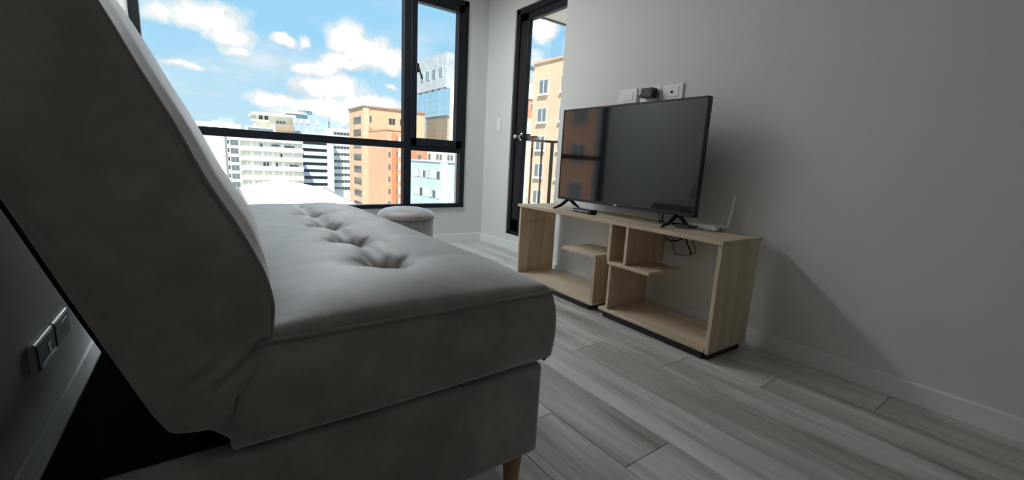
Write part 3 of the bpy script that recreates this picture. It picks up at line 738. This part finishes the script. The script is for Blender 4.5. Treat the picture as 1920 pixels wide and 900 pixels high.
# low infill behind it
b10 = building('low_cream_block', 'low cream block behind the light blue building', (37.8, 90, GZ), (51.3, 101, 2.8), C_cream)
for k in range(4): window_y(b10, 38.4+2.8*k, 40+2.8*k, .6, 2.0, 90, C_mid, C_white, 2)
b11 = building('red_block', 'small red block between the salmon and the light blue buildings', (34.6, 86, GZ), (37.3, 89.5, 2.5), C_red)
window_y(b11, 35.1, 35.9, .3, 1.5, 86, C_mid)
# brick tower seen through the balcony door
b12 = building('brick_tower', 'golden brick apartment tower seen through the balcony door', (35.1, 30, GZ), (48, 47.6, 13.9), C_tan2)
bp(b12, 'roof_parapet', (34.95, 29.8, 13.9), (48, 47.8, 14.2), C_tan)
for k in range(8):
    z = 11.8-3.62*k
    for y0 in (44.5, 40.2, 36.0):
        window_x(b12, y0, y0+1.8, z-1.85, z, 35.1, C_mid, C_blue, 2); bp(b12, 'window_sill', (34.85, y0-.1, z-2.05), (35.15, y0+1.9, z-1.86), C_pale)
b13 = building('grey_tower', 'plain grey tower behind the golden brick tower', (62, 90, GZ), (74, 104, 27.6), C_grey)
bp(b13, 'roof_slab', (61.8, 89.6, 24.8), (74.2, 104, 25.3), C_trim)
b14 = building('red_gabled_house', 'red brick building with a sloping roof behind the golden brick tower', (49.5, 70, GZ), (55, 80, 13.5), C_red)
rf_ = MB().prism([(49.3,13.5),(55.2,13.5),(55.2,17.3)], -5.2, 5.2).build('roof', C_pale, b14); rf_.location = (-b14.location[0], 0, -GZ)
window_y(b14, 51.9, 52.7, 11.4, 12.8, 70, C_mid, C_white, 1)
b15 = building('green_block', 'pale green low block left of the golden brick tower', (41.2, 58, GZ), (52, 66, 8.2), C_green)
for k in range(6): window_y(b15, 43.6, 44.9, 5.6-2.7*k, 7.0-2.7*k, 58, C_pglass if k % 2 else C_mid, C_white, 2)
# brick building left of the window; it shows as the orange reflection in the screen
b16 = building('orange_brick_block', 'orange brick block left of the window, mirrored in the television screen', (-50, 30, GZ), (-15, 42, 13), C_orr)
bp(b16, 'roof_parapet', (-50.2, 29.7, 13), (-14.8, 42.2, 13.5), C_brown)
for r in range(7):
    for c in range(9):
        x = -48+3.9*c; z = 6.6-3.6*r+3.6; window_y(b16, x, x+1.9, z-2.0, z, 30, C_mid, C_white, 2)
# far pale blocks
b17 = building('far_pale_block', 'far pale block at the left edge of the view behind the sofa back', (-14, 220, GZ), (12.5, 236, 11.0), C_pale)
bp(b17, 'plant_room', (5.2, 220.5, 11), (10.2, 230, 13.4), C_greyb); bp(b17, 'plant_room', (2.4, 221, 11), (5.2, 228, 12.0), C_greyb)
for k in range(6): window_y(b17, -12+3.6*k, -10+3.6*k, 7.6, 9.2, 220, C_mid)
# white roofed hall right below
hall = thing('white_roof_hall', 'low hall with a broad white gable roof just below the window', 'building', (3.4, 30, GZ))
LH = hall.location
el_, er_, ez = [(-.25,14),(.42,43.3)], [(5.0,14),(7.3,43.9)], -2.5
bodyv = [(-.1,14.3),(4.85,14.3),(7.1,43.6),(.55,43.1)]
MB().prism([(p[0]-LH[0], p[1]-LH[1]) for p in bodyv], 0, -2.6-GZ, 'xy').build('wall', C_pale, hall)
rz0 = -1.72
def slope(name, a, b, c, d_):
    m = MB(); top = [Vector(p) for p in (a, b, c, d_)]; vs_ = [sub(p, LH) for p in top]+[sub(p-Vector((0,0,.12)), LH) for p in top]
    m.add(vs_, [(0,1,2,3),(7,6,5,4),(0,4,5,1),(1,5,6,2),(2,6,7,3),(3,7,4,0)]); return m.build(name, C_roofw, hall)
slope('roof_slope', (-.25,14,ez), (.42,43.3,ez), (3.55,43.6,rz0), (2.2,14,rz0)); slope('roof_slope', (2.2,14,rz0), (3.55,43.6,rz0), (7.3,43.9,ez), (5.0,14,ez))
MB().tube([sub(p, LH) for p in [(-.28,14,ez-.05),(.40,43.4,ez-.05)]], .11, 6).build('gutter', C_trim, hall)
MB().tube([sub(p, LH) for p in [(5.06,14,ez-.05),(7.36,43.9,ez-.05)]], .11, 6).build('gutter', C_trim, hall)
lo = building('low_rooftops', 'low stepped grey rooftops left of the white roof', (-9, 30, GZ), (-.35, 48, -3.4), C_grey)
for k in range(4): bp(lo, 'roof_step', (-9, 33+4*k, -3.4), (-.5, 35.4+4*k, -3.0+.12*k), C_cream)
